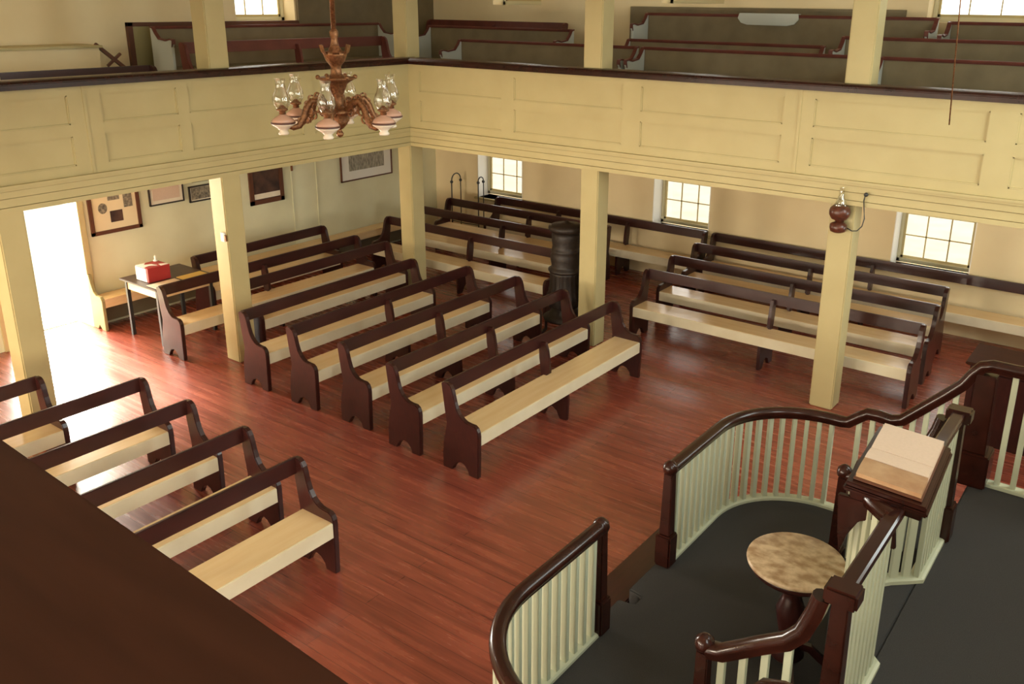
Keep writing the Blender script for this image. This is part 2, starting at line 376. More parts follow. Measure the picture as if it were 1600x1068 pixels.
# ------------------------------------------------------------------ benches with open backs
END = [(0, 0), (.115, 0), (.135, .04), (.17, .085), (.215, .105), (.26, .09), (.30, .05), (.315, 0), (.425, 0), (.432, .22), (.436, .42), (.432, .465), (.415, .50),
       (.385, .52), (.33, .522), (.285, .528), (.25, .545), (.21, .58), (.178, .63), (.158, .69), (.142, .76), (.128, .81), (.105, .845), (.07, .863), (.03, .862), (.0, .85),
       (.012, .76), (.03, .62), (.045, .52), (.055, .45), (.04, .38), (.015, .28), (0, .15)]
MID = [(0, 0), (.10, 0), (.14, .08), (.2, .12), (.26, .08), (.30, 0), (.39, 0), (.40, .2), (.395, .325), (.13, .325), (.13, .46), (.165, .47), (.155, .60), (.135, .72), (.11, .80),
       (.02, .80), (.03, .62), (.045, .52), (.055, .45), (.04, .38), (.015, .28), (0, .15)]
_me = {}
def bench_parts(L, mids, col, zs):
    key = (round(L, 3), tuple(mids), col, zs)
    if key not in _me:
        dark = M[col]
        e = MB().prism([(u, z*zs) for u, z in END], 1, -.024, .024).mesh('end_panel', dark, .006)
        m = MB().prism([(u, z*zs) for u, z in MID], 1, -.02, .02).mesh('middle_support', dark, .004)
        s = MB(); xr = .085
        s.box(xr, .42, .026, L-.026, .415*zs, .445*zs).box(.10, .13, .026, L-.026, .33*zs, .415*zs)
        ap = MB().box(.40, .428, .026, L-.026, .318*zs, .442*zs).mesh('seat_apron', M['apron'] if col != 'red_bench' else dark, .004)
        s = s.mesh('seat', M['seat'] if col != 'red_bench' else dark, .005)
        th = .15
        r = MB().prism([(.022, .735*zs), (.052, .735*zs), (.042, .865*zs), (.012, .865*zs)], 1, .02, L-.02).mesh('back_rail', dark, .006)
        _me[key] = (e, m, s, r, ap)
    return _me[key]
def ob(name, me, parent, loc=(0, 0, 0)):
    o = bpy.data.objects.new(name, me); C.objects.link(o); o.parent = parent; o.location = loc; return o
def bench(x, y, L, rz, label, group, mids=None, z=0, col='mahogany', zs=1., seat=True):
    """x,y = foot of the rear near corner; long side runs along local +y, sitter looks along local +x"""
    if mids is None: mids = (L*.5,)
    t = thing('open_back_bench', label, 'bench', (x, y, z), rz, group)
    e, m, s, r, ap = bench_parts(L, mids, col, zs)
    so_ = ob('seat', s, t); ob('seat_apron', ap, t)
    so_['label'] = 'pale painted bench seat' if col == 'mahogany' else 'brown bench seat'
    ob('back_rail', r, t)
    ob('end_panel', e, t, (0, .024, 0)); ob('end_panel', e, t, (0, L-.024, 0))
    for k in mids: ob('middle_support', m, t, (0, k, 0))
    return t
G1 = 'benches in the middle block facing the pulpit'
mid = [(-5.11, 5.48, 8.41, 'frontmost bench of the middle block, nearest the pulpit, full seat in view'),
       (-5.83, 5.48, 8.42, 'second bench back in the middle block, behind the frontmost one'),
       (-6.60, 5.56, 8.50, 'third bench back in the middle block, its end nearest the stove'),
       (-7.38, 5.54, 8.46, 'fourth bench back in the middle block, midway between pulpit and wall'),
       (-8.19, 5.54, 8.27, 'bench in front of the pillar with the white switch box'),
       (-9.12, 6.19, 8.70, 'bench starting just behind the pillar with the white switch box'),
       (-9.72, 5.49, 8.66, 'bench whose back crosses in front of the small table'),
       (-10.56, 6.50, 8.76, 'rearmost bench of the middle block, below the framed pictures')]
MIDS = {0: (1.49,), 1: (1.50,), 2: (1.44,), 3: (1.43,), 4: (), 5: (), 6: (1.5,), 7: ()}
for n, (x, a, b, lab) in enumerate(mid): bench(x, a, b-a, 0, lab, G1, MIDS[n])
G2 = 'benches in the left foreground block'
for x, a, b, lab in [(-5.06, .95, 3.80, 'nearest bench of the left foreground block, long pale seat beside dark ledge'),
                     (-5.80, .95, 3.87, 'second bench of the left foreground block, behind the nearest one'),
                     (-6.61, .95, 3.89, 'third bench of the left foreground block, two rows behind the nearest'),
                     (-7.37, .95, 3.91, 'fourth bench of the left foreground block, back rail against sunlit floor'),
                     (-8.14, .95, 3.36, 'bench at left picture edge in front of the leftmost pillar')]:
    bench(x, a, b-a, 0, lab, G2)
G3 = 'benches under the right gallery facing the room'
for x0, x1, y, lab, mids in [(-5.43, -1.95, 9.82, 'front bench of the right hand rows, behind the lamp pillar', (1.76,)),
                       (-5.48, -1.98, 10.60, 'second bench of the right hand rows, one row behind the front', (1.75,)),
                       (-5.53, -2.06, 11.40, 'third bench of the right hand rows, next to the wall bench', (1.74,)),
                       (-5.58, -.75, 12.11, 'wall bench running below the rightmost window', (2.4,))]:
    bench(x0, y, x1-x0, -PI/2, lab, G3, mids)
G4 = 'benches in the far corner behind the stove'
for x0, x1, y, lab, mids in [(-10.20, -6.78, 9.84, 'front bench of the far corner rows, left of the stove', (1.78,)),
                       (-10.42, -6.9, 10.72, 'second bench of the far corner rows, left end behind corner pillar', (1.9,)),
                       (-10.38, -7.03, 11.50, 'third bench of the far corner rows, in front of the thin metal stand', (1.8,)),
                       (-9.76, -5.68, 12.11, 'wall bench below the left and middle windows', (1.35, 2.7))]:
    bench(x0, y, x1-x0, -PI/2, lab, G4, mids)
# long pew along the left wall, backed by the wall itself
t = thing('wall_bench', 'backless long bench along the left wall under the framed pictures', 'bench', (-11.28, 5.46, 0))
E2 = [(0, 0), (.09, 0), (.14, .06), (.19, 0), (.28, 0), (.285, .2), (.285, .40), (.27, .44), (.24, .46), (.15, .465), (.10, .50), (.055, .60), (.03, .72), (0, .73)]
for y in (.02, 5.9): MB().prism(E2, 1, y-.02, y+.02).build('end_panel', M['mahogany'] if y > 1 else M['olive_light'], t, .005)
MB().box(.01, .285, .04, 5.88, .40, .43).box(.26, .285, .04, 5.88, .31, .40).build('seat', M['seat'], t, .004)
MB().box(.02, .05, .04, 5.88, .05, .31).build('back_board', M['olive'], t, .004)
for y in (2.0, 4.0): MB().box(.05, .25, y-.02, y+.02, 0, .40).build('middle_support', M['mahogany'], t, .004)

# ------------------------------------------------------------------ gallery pews
def pew(x, y, L, rz, z, H, label, group, name='panel_back_pew', pale=True, D=.44, drop=.17):
    t = thing(name, label, 'pew', (x, y, z), rz, group)
    MB().box(0, .03, .02, L-.02, 0, H-.02).build('back_panel', M['olive'], t, .004)
    MB().prism([(-.012, H-.02), (.042, H-.02), (.046, H), (.03, H+.018), (-.002, H+.018), (-.016, H)], 1, .0, L).build('top_rail', M['red_bench'], t, .004)
    MB().box(.03, D, .02, L-.02, .40, .43).box(D-.03, D, .02, L-.02, .1, .40).build('seat', M['olive'], t, .004)
    sc = [(0, 0), (D, 0), (D, .20), (D+.01, H-drop-.06), (D+.035, H-drop-.02), (D+.03, H-drop+.02), (D-.02, H-drop+.03), (D-.12, H-drop+.01), (.16, H-drop+.03), (.09, H-.07), (.05, H-.01), (.0, H)]
    for yy in (.0, L):
        e = MB().prism(sc, 1, yy-.018, yy+.018).build('end_panel', M['pale'], t, .005)
        e['label'] = 'pale painted end panel with scrolled arm'
        path = [(u, yy, zz+.008) for u, zz in sc[3:]]
        MB().sweep(path, [(-.022, -.008), (.022, -.008), (.022, .01), (-.022, .01)], smooth=False, up=(0, 1, 0)).build('arm_cap', M['red_bench'], t) if False else None
        MB().prism([(u, zz+.001) for u, zz in sc[3:]] + [(u, zz+.018) for u, zz in reversed(sc[3:])], 1, yy-.024, yy+.024).build('arm_cap', M['red_bench'], t)
    return t
GU = 'olive pews in the right hand gallery'
R_ = -PI/2
pew(-9.05, 10.36, 3.02, R_, 2.62, .98, 'olive pew with scrolled arm behind the gallery rail, right of the corner pillar', GU)
pew(-5.93, 10.36, 2.80, R_, 2.62, .98, 'olive pew nearest the rail between the two right hand pillars upstairs', GU)
pew(-2.92, 10.36, 2.85, R_, 2.62, .98, 'olive pew nearest the rail at upper right picture edge', GU)
pew(-10.35, 11.10, 2.80, R_, 2.80, .96, 'second row olive pew upstairs with pale scrolled arm, right of corner pillar', GU)
pew(-6.60, 11.12, 2.75, R_, 2.80, .86, 'low second row olive pew upstairs between the two right hand pillars', GU)
pew(-3.60, 11.10, 3.70, R_, 2.80, .98, 'second row olive pew upstairs right of the lamp pillar', GU)
pew(-6.75, 11.86, 4.00, R_, 2.98, 1.02, 'tall rearmost olive pew upstairs with a pale cloth over its back', GU)
pew(-2.60, 11.86, 3.20, R_, 2.98, .98, 'rearmost olive pew upstairs below the bright window', GU)
b = bench(-11.1, 11.92, 2.9, R_, 'open backed brown bench upstairs at the far corner wall', None, z=2.98, col='red_bench', zs=1.0)
po = [(-5.30, 4.03), (-5.32, 3.97), (-5.27, 3.91), (-5.18, 3.885), (-4.62, 3.88), (-4.52, 3.90), (-4.46, 3.96), (-4.47, 4.03)]
cl = MB().prism(po, 1, 11.795, 11.81).box(-5.30, -4.47, 11.795, 11.90, 4.022, 4.034).build('cloth', M['pale'], None, .004)
tag(cl, 'pale grey cloth draped over the back of a gallery pew', 'cloth')
GL = 'seats in the left hand gallery'
pew(-11.03, 6.62, 3.95, 0, 2.86, .93, 'olive pew with a pale end panel in the left hand gallery', GL)
bench(-10.2, 6.45, 3.40, 0, 'reddish brown open backed bench standing in the left hand gallery', GL, z=2.74, col='red_bench', zs=1.04, mids=(1.75,))
bench(-9.62, 2.6, 3.12, 0, 'dark open backed bench just behind the left gallery rail', GL, z=2.52, col='mahogany', zs=1.06)
# tall olive panelling on the upper walls
struct(MB().box(XW, XW+.04, 6.50, 9.15, 2.7, 3.80).build('trim_13', M['olive_light'], None, .004))
struct(MB().box(XW, XW+.06, 6.43, 6.50, 2.7, 3.85).box(XW, XW+.06, 6.43, 9.16, 3.80, 3.85).build('trim_14', M['frame_brown'], None, .004))
struct(MB().box(XW, XW+.05, 9.17, YW, 2.7, 4.6).build('trim_15', M['olive'], None, .004))
struct(MB().box(-7.2, -3.2, YW-.05, YW, 2.9, 4.1).build('trim_16', M['olive'], None, .004))
# boxed stair head with a hand rail
t = thing('stair_enclosure', 'cream boarded stair enclosure against the left gallery wall', 'stair', (XW, 0, 2.5))
MB().box(.02, .55, 4.0, 5.76, 0, 1.08).build('box_wall', M['plaster'], t, .006)
MB().box(0.02, .58, 3.98, 5.79, 1.08, 1.11).build('top_board', M['cream'], t, .004)
MB().sweep([(.50, 5.74, 1.12), (.50, 6.22, .70)], [(-.02, -.02), (.02, -.02), (.02, .02), (-.02, .02)], smooth=False).build('handrail', M['frame_brown'], t)
MB().sweep([(.50, 5.86, .86), (.50, 6.04, 1.0)], [(-.015, -.015), (.015, -.015), (.015, .015), (-.015, .015)], smooth=False).build('bracket', M['frame_brown'], t)
MB().box(.47, .53, 6.19, 6.25, 0, .70).build('newel', M['frame_brown'], t)

# ------------------------------------------------------------------ things on the left wall
def picture(y0, y1, z0, z1, fcol, fw_, label, inner, mat_=None, mw=0., cat='picture', group='framed pictures on the left wall'):
    t = thing('framed_picture', label, cat, (XW, (y0+y1)/2, (z0+z1)/2), 0, group)
    w, h = (y1-y0)/2, (z1-z0)/2
    MB().box(.004, .035, -w, w, -h, -h+fw_).box(.004, .035, -w, w, h-fw_, h).box(.004, .035, -w, -w+fw_, -h, h).box(.004, .035, w-fw_, w, -h, h).build('frame', M[fcol], t, .003)
    if mat_: MB().box(.004, .018, -w+fw_, w-fw_, -h+fw_, h-fw_).build('mount', M[mat_], t)
    for (a, b, c, d, m_, nm) in inner:
        if nm == 'oval':
            poly = [((a+b)/2+(b-a)/2*math.cos(k*PI/10), (c+d)/2+(d-c)/2*math.sin(k*PI/10)) for k in range(20)]
            MB().prism(poly, 0, .016, .022).build('oval_photograph', M[m_], t)
        else: MB().box(.006, .021, a, b, c, d).build(nm, M[m_], t)
    return t
picture(5.60, 6.30, 1.20, 2.02, 'frame_brown', .05, 'large brown framed display of small photographs beside the doorway',
        [(-.22, -.10, -.14, .0, 'photo', 'oval'), (-.07, .10, -.27, -.12, 'dark_picture', 'photograph'), (-.08, .08, .02, .14, 'photo', 'photograph'),
         (.13, .25, -.10, .09, 'photo', 'photograph'), (-.24, -.12, .16, .26, 'photo', 'photograph'), (.12, .22, .18, .28, 'dark_picture', 'photograph')], 'matboard')
picture(6.44, 6.96, 1.45, 1.98, 'frame_dark', .018, 'thin framed sheet of cream paper, second picture from the doorway', [(-.2, .2, -.2, .2, 'page', 'print')], 'paper')
picture(7.04, 7.66, 1.40, 1.63, 'frame_dark', .02, 'wide low framed photograph left of the switch pillar', [(-.27, .27, -.08, .09, 'photo', 'photograph')], 'paper')
picture(7.10, 7.70, 1.68, 2.0, 'frame_dark', .02, 'framed picture hanging directly above the wide low photograph', [(-.26, .26, -.12, .12, 'matboard', 'print')], 'matboard')
picture(8.04, 8.66, 1.18, 1.90, 'frame_brown', .07, 'heavy brown framed dark painting right of the switch pillar', [(-.24, .24, -.20, .28, 'dark_picture', 'painting'), (-.24, .24, -.28, -.2, 'paper', 'title_strip')], 'dark_picture')
picture(9.83, 11.0, 1.26, 1.95, 'frame_brown', .022, 'white mounted engraving in thin frame near the corner pillar', [(-.40, .40, -.18, .28, 'engraving', 'engraving')], 'white')
# hook on the boarded wall
tag(MB().box(XW, XW+.02, 8.83, 8.87, 1.60, 1.72).build('coat_hook', M['brass'], None, .004), 'small metal hook on the wall seam beside the dark painting', 'hook')
# switch box on pillar
t = thing('switch_box', 'small white switch box on the pillar at the middle aisle', 'switch', (-8.78, 5.845, 1.55))
MB().box(-.035, .035, -.01, .015, -.055, .055).build('plate', M['white'], t, .004)
MB().box(.035, .065, -.008, .014, -.045, .03).build('cover', M['brass'], t, .004)

# ------------------------------------------------------------------ small table with carton and papers
t = thing('side_table', 'small dark table standing in the aisle near the doorway', 'table', (-10.28, 6.0, 0))
MB().box(-.42, .42, -.43, .42, .735, .76).build('table_top', M['table_dark'], t, .005)
MB().box(-.36, .36, -.38, -.355, .62, .735).box(-.36, .36, .345, .37, .62, .735).box(-.36, -.335, -.38, .37, .62, .735).box(.335, .36, -.38, .37, .62, .735).build('apron', M['seat'], t, .003)
for sx in (-1, 1):
    for sy in (-1, 1):
        MB().prism([(-.022, -.022), (.022, -.022), (.022, .022), (-.022, .022)], 2, 0, .735).build('leg', M['black_metal'], t, .003, loc=(sx*.345, -.005+sy*.365, 0))
t = thing('donation_carton', 'red and white carton standing on the small aisle table', 'box', (-10.33, 5.83, .762))
MB().box(-.14, .14, -.15, .15, 0, .185).build('carton_body', M['box_red'], t, .004)
MB().box(-.135, .10, -.154, -.149, .005, .175).build('side_label', M['white'], t)
mb = MB(); mb.prism([(-.13, -.15), (.06, -.15), (.03, -.06), (.08, .02), (-.02, .0), (-.06, -.08), (-.13, -.02)], 2, .184, .188); mb.prism([(.04, .06), (.13, .04), (.13, .14), (.08, .14)], 2, .184, .188)
mb.build('lid_label', M['white'], t)
t = thing('small_ornament', 'tiny white ornament standing on top of the red carton', 'ornament', (-10.42, 5.93, .952))
MB().lathe(0, 0, [(.025, 0), (.028, .01), (.01, .03), (.016, .06), (.004, .08)], 12).build('ornament_body', M['white'], t)
tag(MB().box(-10.12, -9.90, 5.60, 5.98, .762, .768).build('paper_sheet', M['paper'], None), 'white paper sheet lying on the aisle table beside carton', 'paper')
tag(MB().box(-10.14, -9.92, 6.02, 6.36, .762, .772).build('paper_folder', M['yellow'], None), 'yellow folder lying on the aisle table behind the bench rail', 'paper')

# ------------------------------------------------------------------ metal stand in the far corner
t = thing('metal_rod_stand', 'thin black metal stand with two hooped uprights near the far corner', 'stand', (-10.55, 11.8, 0))
def hoop(cx, y0, y1, ht):
    r = (y1-y0)/2; pts = [(cx, y0, 0), (cx, y0, ht-r)] + [(cx, (y0+y1)/2 - r*math.cos(a*PI/8), ht-r+r*math.sin(a*PI/8)) for a in range(1, 8)] + [(cx, y1, ht-r), (cx, y1, 0)]
    mb = MB(); mb.sweep(pts, [(.011*math.cos(k*PI/4), .011*math.sin(k*PI/4)) for k in range(6)], up=(1, 0, 0))
    mb.build('hoop', M['black_metal'], t)
    for y in (y0, y1): MB().ball((cx, y, ht-r-.02), .028).build('collar', M['black_metal'], t)
hoop(.0, -.06, .18, 1.22); hoop(.62, -.06, .08, 1.23)
for y in (-.06, .08): MB().tube([(0, y, .38), (.31, y, .37), (.62, y, .38)], .010).build('stretcher', M['black_metal'], t)

# ------------------------------------------------------------------ cast iron stove
t = thing('cast_iron_stove', 'dark round cast iron stove standing between pillar and bench rows', 'stove', (-6.20, 9.05, 0)).scale = (.93, .93, .985)
t = bpy.data.objects['cast_iron_stove']
k = .22
MB().lathe(0, 0, [(.12, .17), (.16, .19), (.30, .22), (.31, .25), (.24, .28), (.20, .34), (.19, .40)], 32).build('ash_base', M['iron'], t)
MB().lathe(0, 0, [(.19, .40), (.23, .44), (.26, .50), (.255, .56), (.23, .60), (.235, .62), (.225, .66), (.215, .84), (.225, .87)], 64, flute=.035, nf=20).build('fluted_firepot', M['iron'], t)
MB().lathe(0, 0, [(.225, .87), (.245, .89), (.245, .91), (.21, .93), (.20, .96), (.215, 1.04), (.215, 1.10), (.20, 1.14), (.215, 1.155), (.20, 1.17), (.19, 1.22), (.20, 1.30), (.205, 1.36), (.19, 1.40)], 40).build('drum', M['iron'], t)
MB().lathe(0, 0, [(.19, 1.40), (.235, 1.42), (.25, 1.45), (.245, 1.48), (.20, 1.50), (.10, 1.51), (.04, 1.53), (.015, 1.55)], 40).build('top_plate', M['iron'], t)
MB().box(-.09, .09, -.27, -.22, .42, .56).build('fire_door', M['iron'], t, .01)
for a in range(4):
    q = PI/4 + a*PI/2; c_, s_ = math.cos(q), math.sin(q)
    MB().sweep([(c_*.18, s_*.18, .26), (c_*.27, s_*.27, .20), (c_*.27, s_*.27, .09), (c_*.33, s_*.33, .02)], [(-.03, -.015), (.03, -.015), (.03, .02), (-.03, .02)], smooth=False).build('leg', M['iron'], t)

# ------------------------------------------------------------------ oil lamps
def lamp_parts(t, s=1., part=True):
    """font + burner + chimney standing on local origin, as children of t"""
    f = MB().lathe(0, 0, [(.035*s, 0), (.04*s, .012*s), (.028*s, .03*s), (.05*s, .05*s), (.083*s, .072*s), (.088*s, .082*s)], 24).build('font', M['font_white'], t)
    MB().lathe(0, 0, [(.0885*s, .080*s), (.091*s, .084*s), (.0885*s, .094*s)], 24).build('band', M['font_band'], f)
    MB().lathe(0, 0, [(.087*s, .094*s), (.074*s, .115*s), (.05*s, .132*s), (.03*s, .142*s), (.02*s, .15*s)], 24).build('shoulder', M['font_glass'], f)
    MB().lathe(0, 0, [(.02*s, .148*s), (.026*s, .155*s), (.022*s, .17*s), (.042*s, .178*s), (.044*s, .188*s), (.03*s, .195*s), (.012*s, .215*s)], 20).build('burner', M['brass'], f)
    prof = [(.038, .19), (.052, .21), (.064, .235), (.066, .26), (.056, .295), (.042, .325), (.034, .36), (.034, .385), (.042, .41)]
    mb = MB(); n = 24; vs = []; fs = []
    for r, z in prof:
        for k in range(n): vs.append((r*s*math.cos(2*PI*k/n), r*s*math.sin(2*PI*k/n), z*s))
    for j in range(len(prof)-1):
        for k in range(n): fs.append((j*n+k, j*n+(k+1) % n, (j+1)*n+(k+1) % n, (j+1)*n+k))
    mb.add(vs, fs, True); o = mb.build('chimney', M['chimney'], f)
    return f
ch = thing('chandelier', 'ornate bronze chandelier with six glass oil lamps hanging from ceiling', 'chandelier', (-5.33, 4.66, 3.16))
MB().lathe(0, 0, [(r*1.08, z*.85 if z > 0 else z) for r, z in [(.004, -.02), (.022, -.01), (.028, .01), (.02, .03), (.012, .045), (.03, .06), (.055, .09), (.07, .13), (.06, .17), (.09, .19), (.10, .21), (.07, .235),
                  (.035, .25), (.032, .32), (.045, .37), (.06, .41), (.07, .45), (.10, .475), (.135, .50), (.13, .51), (.06, .515), (.04, .54), (.035, .60),
                  (.045, .62), (.065, .65), (.08, .70), (.085, .73), (.05, .735), (.03, .78), (.022, .84), (.028, .86), (.03, .90), (.012, .93)]], 28).build('central_column', M['brass'], ch)
for a in range(6):
    q = a*PI/3 + .4; c_, s_ = math.cos(q), math.sin(q)
    MB().sweep([(c_*.06, s_*.06, .585), (c_*.10, s_*.10, .62), (c_*.115, s_*.115, .67)], [(-.025, -.004), (.025, -.004), (.012, .006), (-.012, .006)], smooth=False).build('leaf', M['brass'], ch)
for a in range(6):
    q = a*PI/3 + .9; c_, s_ = math.cos(q), math.sin(q)
    MB().ball((c_*.135, s_*.14, .435), .018, 8).build('rosette', M['brass'], ch)
MB().tube([(0, 0, .78), (0, 0, ZC-3.16)], .019, 8).build('hanging_rod', M['brass'], ch)
MB().lathe(0, 0, [(.09, ZC-3.16-.05), (.09, ZC-3.16)], 20).build('canopy', M['brass'], ch)
for th in (-101, -41, 19, 79, 139, 199):
    q = math.radians(th) + math.radians(48.8); c_, s_ = math.cos(q), math.sin(q); Rr = .43
    pts = [(c_*r, s_*r, z) for r, z in ((.05, .17), (.10, .20), (.155, .255), (.205, .265), (.245, .215), (.27, .145), (.31, .085), (.355, .075), (.40, .115), (.43, .125))]
    arm = MB().sweep(pts, [(-.012, -.02), (.012, -.02), (.014, 0), (.012, .024), (-.012, .024), (-.014, 0)], smooth=True).build('arm', M['brass'], ch)
    orn = MB()
    for i, (r, z, rr) in enumerate(((.12, .18, .03), (.165, .21, .032), (.22, .19, .03), (.235, .245, .022), (.25, .13, .026), (.29, .12, .028), (.33, .105, .024), (.37, .09, .022), (.16, .275, .02), (.205, .285, .022))):
        ring = [(c_*(r+rr*math.cos(k*PI/6)), s_*(r+rr*math.cos(k*PI/6)), z+rr*math.sin(k*PI/6)) for k in range(13)]
        orn.sweep(ring, [(-.006, -.006), (.006, -.006), (.006, .006), (-.006, .006)], smooth=False, up=(c_, s_, .01))
    orn.build('scrollwork', M['brass'], arm)
    l = lamp_parts(ch, 1.0); l.location = (c_*Rr, s_*Rr, .03)
M['lamp_red'] = mat('dark_red_brown_lamp', (.13, .035, .018), .3, .5, noise=(.06, .02, .012), scale=30)
sc_ = thing('wall_lamp', 'reddish oil lamp with glass chimney fixed high on a pillar', 'lamp', (-2.715, 8.80, 1.97))
MB().lathe(0, 0, [(.045, 0), (.075, .015), (.085, .05), (.082, .085), (.06, .10), (.035, .11)], 24).build('font', M['lamp_red'], sc_)
MB().lathe(0, 0, [(.035, .11), (.04, .125), (.075, .14), (.10, .18), (.105, .22), (.095, .25), (.07, .275)], 24).build('bowl', M['lamp_red'], sc_)
vs = []; fs = []; mb = MB()
pr = [(.055, .25), (.06, .29), (.045, .33), (.028, .38), (.024, .43), (.026, .46)]
for r, z in pr:
    for k in range(20): vs.append((r*math.cos(k*PI/10), r*math.sin(k*PI/10), z))
for j in range(len(pr)-1):
    for k in range(20): fs.append((j*20+k, j*20+(k+1) % 20, (j+1)*20+(k+1) % 20, (j+1)*20+k))
mb.add(vs, fs, True).build('chimney', M['chimney'], sc_)
MB().box(-.03, .03, .06, .078, .02, .12).build('bracket', M['brass'], sc_, .003)
cd = MB().tube([(-2.66, 8.83, 2.03), (-2.58, 8.82, 2.00), (-2.53, 8.82, 2.01), (-2.49, 8.825, 2.06), (-2.475, 8.825, 2.14), (-2.49, 8.825, 2.24), (-2.50, 8.82, 2.32), (-2.485, 8.80, 2.38)], .006, 6).build('lamp_cord', M['black_metal'])
MB().ball((-2.48, 8.80, 2.385), .022).build('plug', M['black_metal'], cd)
tag(cd, 'thin dark cord looping from the pillar lamp up to the gallery front', 'cord')
rw = MB().tube([(-1.693, 8.2, 3.19), (-1.86, 8.2, ZC)], .006, 6).build('hanging_wire', M['brass'])
tag(rw, 'thin reddish wire hanging down in front of the right gallery', 'wire')

# ------------------------------------------------------------------ pulpit, communion enclosure
YC = 4.66; ZP1, ZP2 = .20, .80
# platforms
def arc(cx, cy, r, a0, a1, n): return [(cx + r*math.cos(math.radians(a0+(a1-a0)*k/n)), cy + r*math.sin(math.radians(a0+(a1-a0)*k/n))) for k in range(n+1)]
RX, RR = -2.57, .70       # rail plane and corner radius
YN, YF = YC - 1.96, YC + 1.96
outl = [(-.86, YN-.02)] + [(x, y) for x, y in arc(RX+RR-.02, YN+RR, RR+.02, 270, 180, 10)]
outl = [(-.86, YN-.04)] + arc(RX+RR, YN+RR, RR+.04, 270, 180, 10) + [(RX-.04, YC-.44), (RX-.06, YC-.43), (RX-.06, YC-.10), (RX+.06, YC-.08), (RX+.06, YC+.02), (RX-.06, YC+.04), (RX-.06, YC+.43), (RX-.04, YC+.44)] + arc(RX+RR, YF-RR, RR+.04, 180, 90, 10) + [(-.86, YF+.04)]
tag(MB().prism(outl, 2, .0, ZP1).build('communion_platform', M['carpet'], None, .012), 'low grey carpeted platform inside the curved railing around the round table', 'platform')
tag(MB().box(RX-.34, RX-.062, YC-.60, YC+1.05, 0, .10).build('entry_step', M['mahogany'], None, .01), 'dark wooden step before the gap in the curved railing', 'step')
tag(MB().box(-.86, XE-.005, 1.5, YF+.04, 0, ZP2).build('pulpit_platform', M['carpet'], None, .012), 'raised grey carpeted pulpit floor at lower right of picture', 'platform')
for y0, y1, lab in ((YC+1.12, YF-.06, 'carpeted stairs up to the pulpit on the far side'), (YN+.06, YC-1.28, 'carpeted stairs up to the pulpit on the near side')):
    t = thing('pulpit_stairs', lab, 'stairs', (-.86, (y0+y1)/2, ZP1), 0, 'stairs to the pulpit')
    for k in range(2): MB().box(-.25*(2-k)-.02, -.0, -(y1-y0)/2, (y1-y0)/2, .2*k, .2*(k+1)).build('stair_step', M['carpet'], t, .008)
HR = [(-.033, -.03), (-.037, -.01), (-.046, .0), (-.044, .02), (-.025, .036), (0, .041), (.025, .036), (.044, .02), (.046, 0), (.037, -.01), (.033, -.03)]
HR = [(a*1.0, b*1.2) for a, b in HR]
def rail_obj(t, path, name='handrail'): 
    o = MB().sweep(path, HR).build(name, M['rail_wood'], t); smooth_by_angle(o, .9); return o
def balusters(t, pts, w=.038, d=.030, m='baluster'):
    """pts = (x, y, z_bottom, z_top, direction angle)"""
    for x, y, zb, zt, a in pts:
        o = MB().box(-w/2, w/2, -d/2, d/2, 0, zt-zb).build('baluster', M[m], t, .002, loc=(x, y, zb)); o.rotation_euler = (0, 0, a)
def newel(t, x, y, zb, zt, s=1., knob=True):
    mb = MB(); q = .062*s
    mb.box(x-q, x+q, y-q, y+q, zb-.0, zb+.26); mb.build('newel_base', M['rail_wood'], t, .012)
    mb = MB(); a, b = .042*s, .034*s
    mb.add([(x-a, y-a, zb+.26), (x+a, y-a, zb+.26), (x+a, y+a, zb+.26), (x-a, y+a, zb+.26), (x-b, y-b, zt-.05), (x+b, y-b, zt-.05), (x+b, y+b, zt-.05), (x-b, y+b, zt-.05)],
           [(0, 1, 2, 3), (7, 6, 5, 4), (0, 4, 5, 1), (1, 5, 6, 2), (2, 6, 7, 3), (3, 7, 4, 0)])
    mb.build('newel_shaft', M['rail_wood'], t, .006)
    if knob: MB().lathe(x, y, [(.036*s, zt-.05), (.05*s, zt-.04), (.056*s, zt-.015), (.05*s, zt+.015), (.035*s, zt+.03), (.03*s, zt+.035), (.012*s, zt+.045)], 16).build('newel_cap', M['rail_wood'], t)
def resample(path, step):
    out = []; acc = 0; nxt = step
    for i in range(len(path)-1):
        a, b = Vector(path[i]), Vector(path[i+1]); L = (b-a).length
        while nxt <= acc + L + 1e-9:
            f = (nxt-acc)/L; p = a.lerp(b, f); out.append((p.x, p.y, p.z, math.atan2(b.y-a.y, b.x-a.x))); nxt += step
        acc += L
    return out
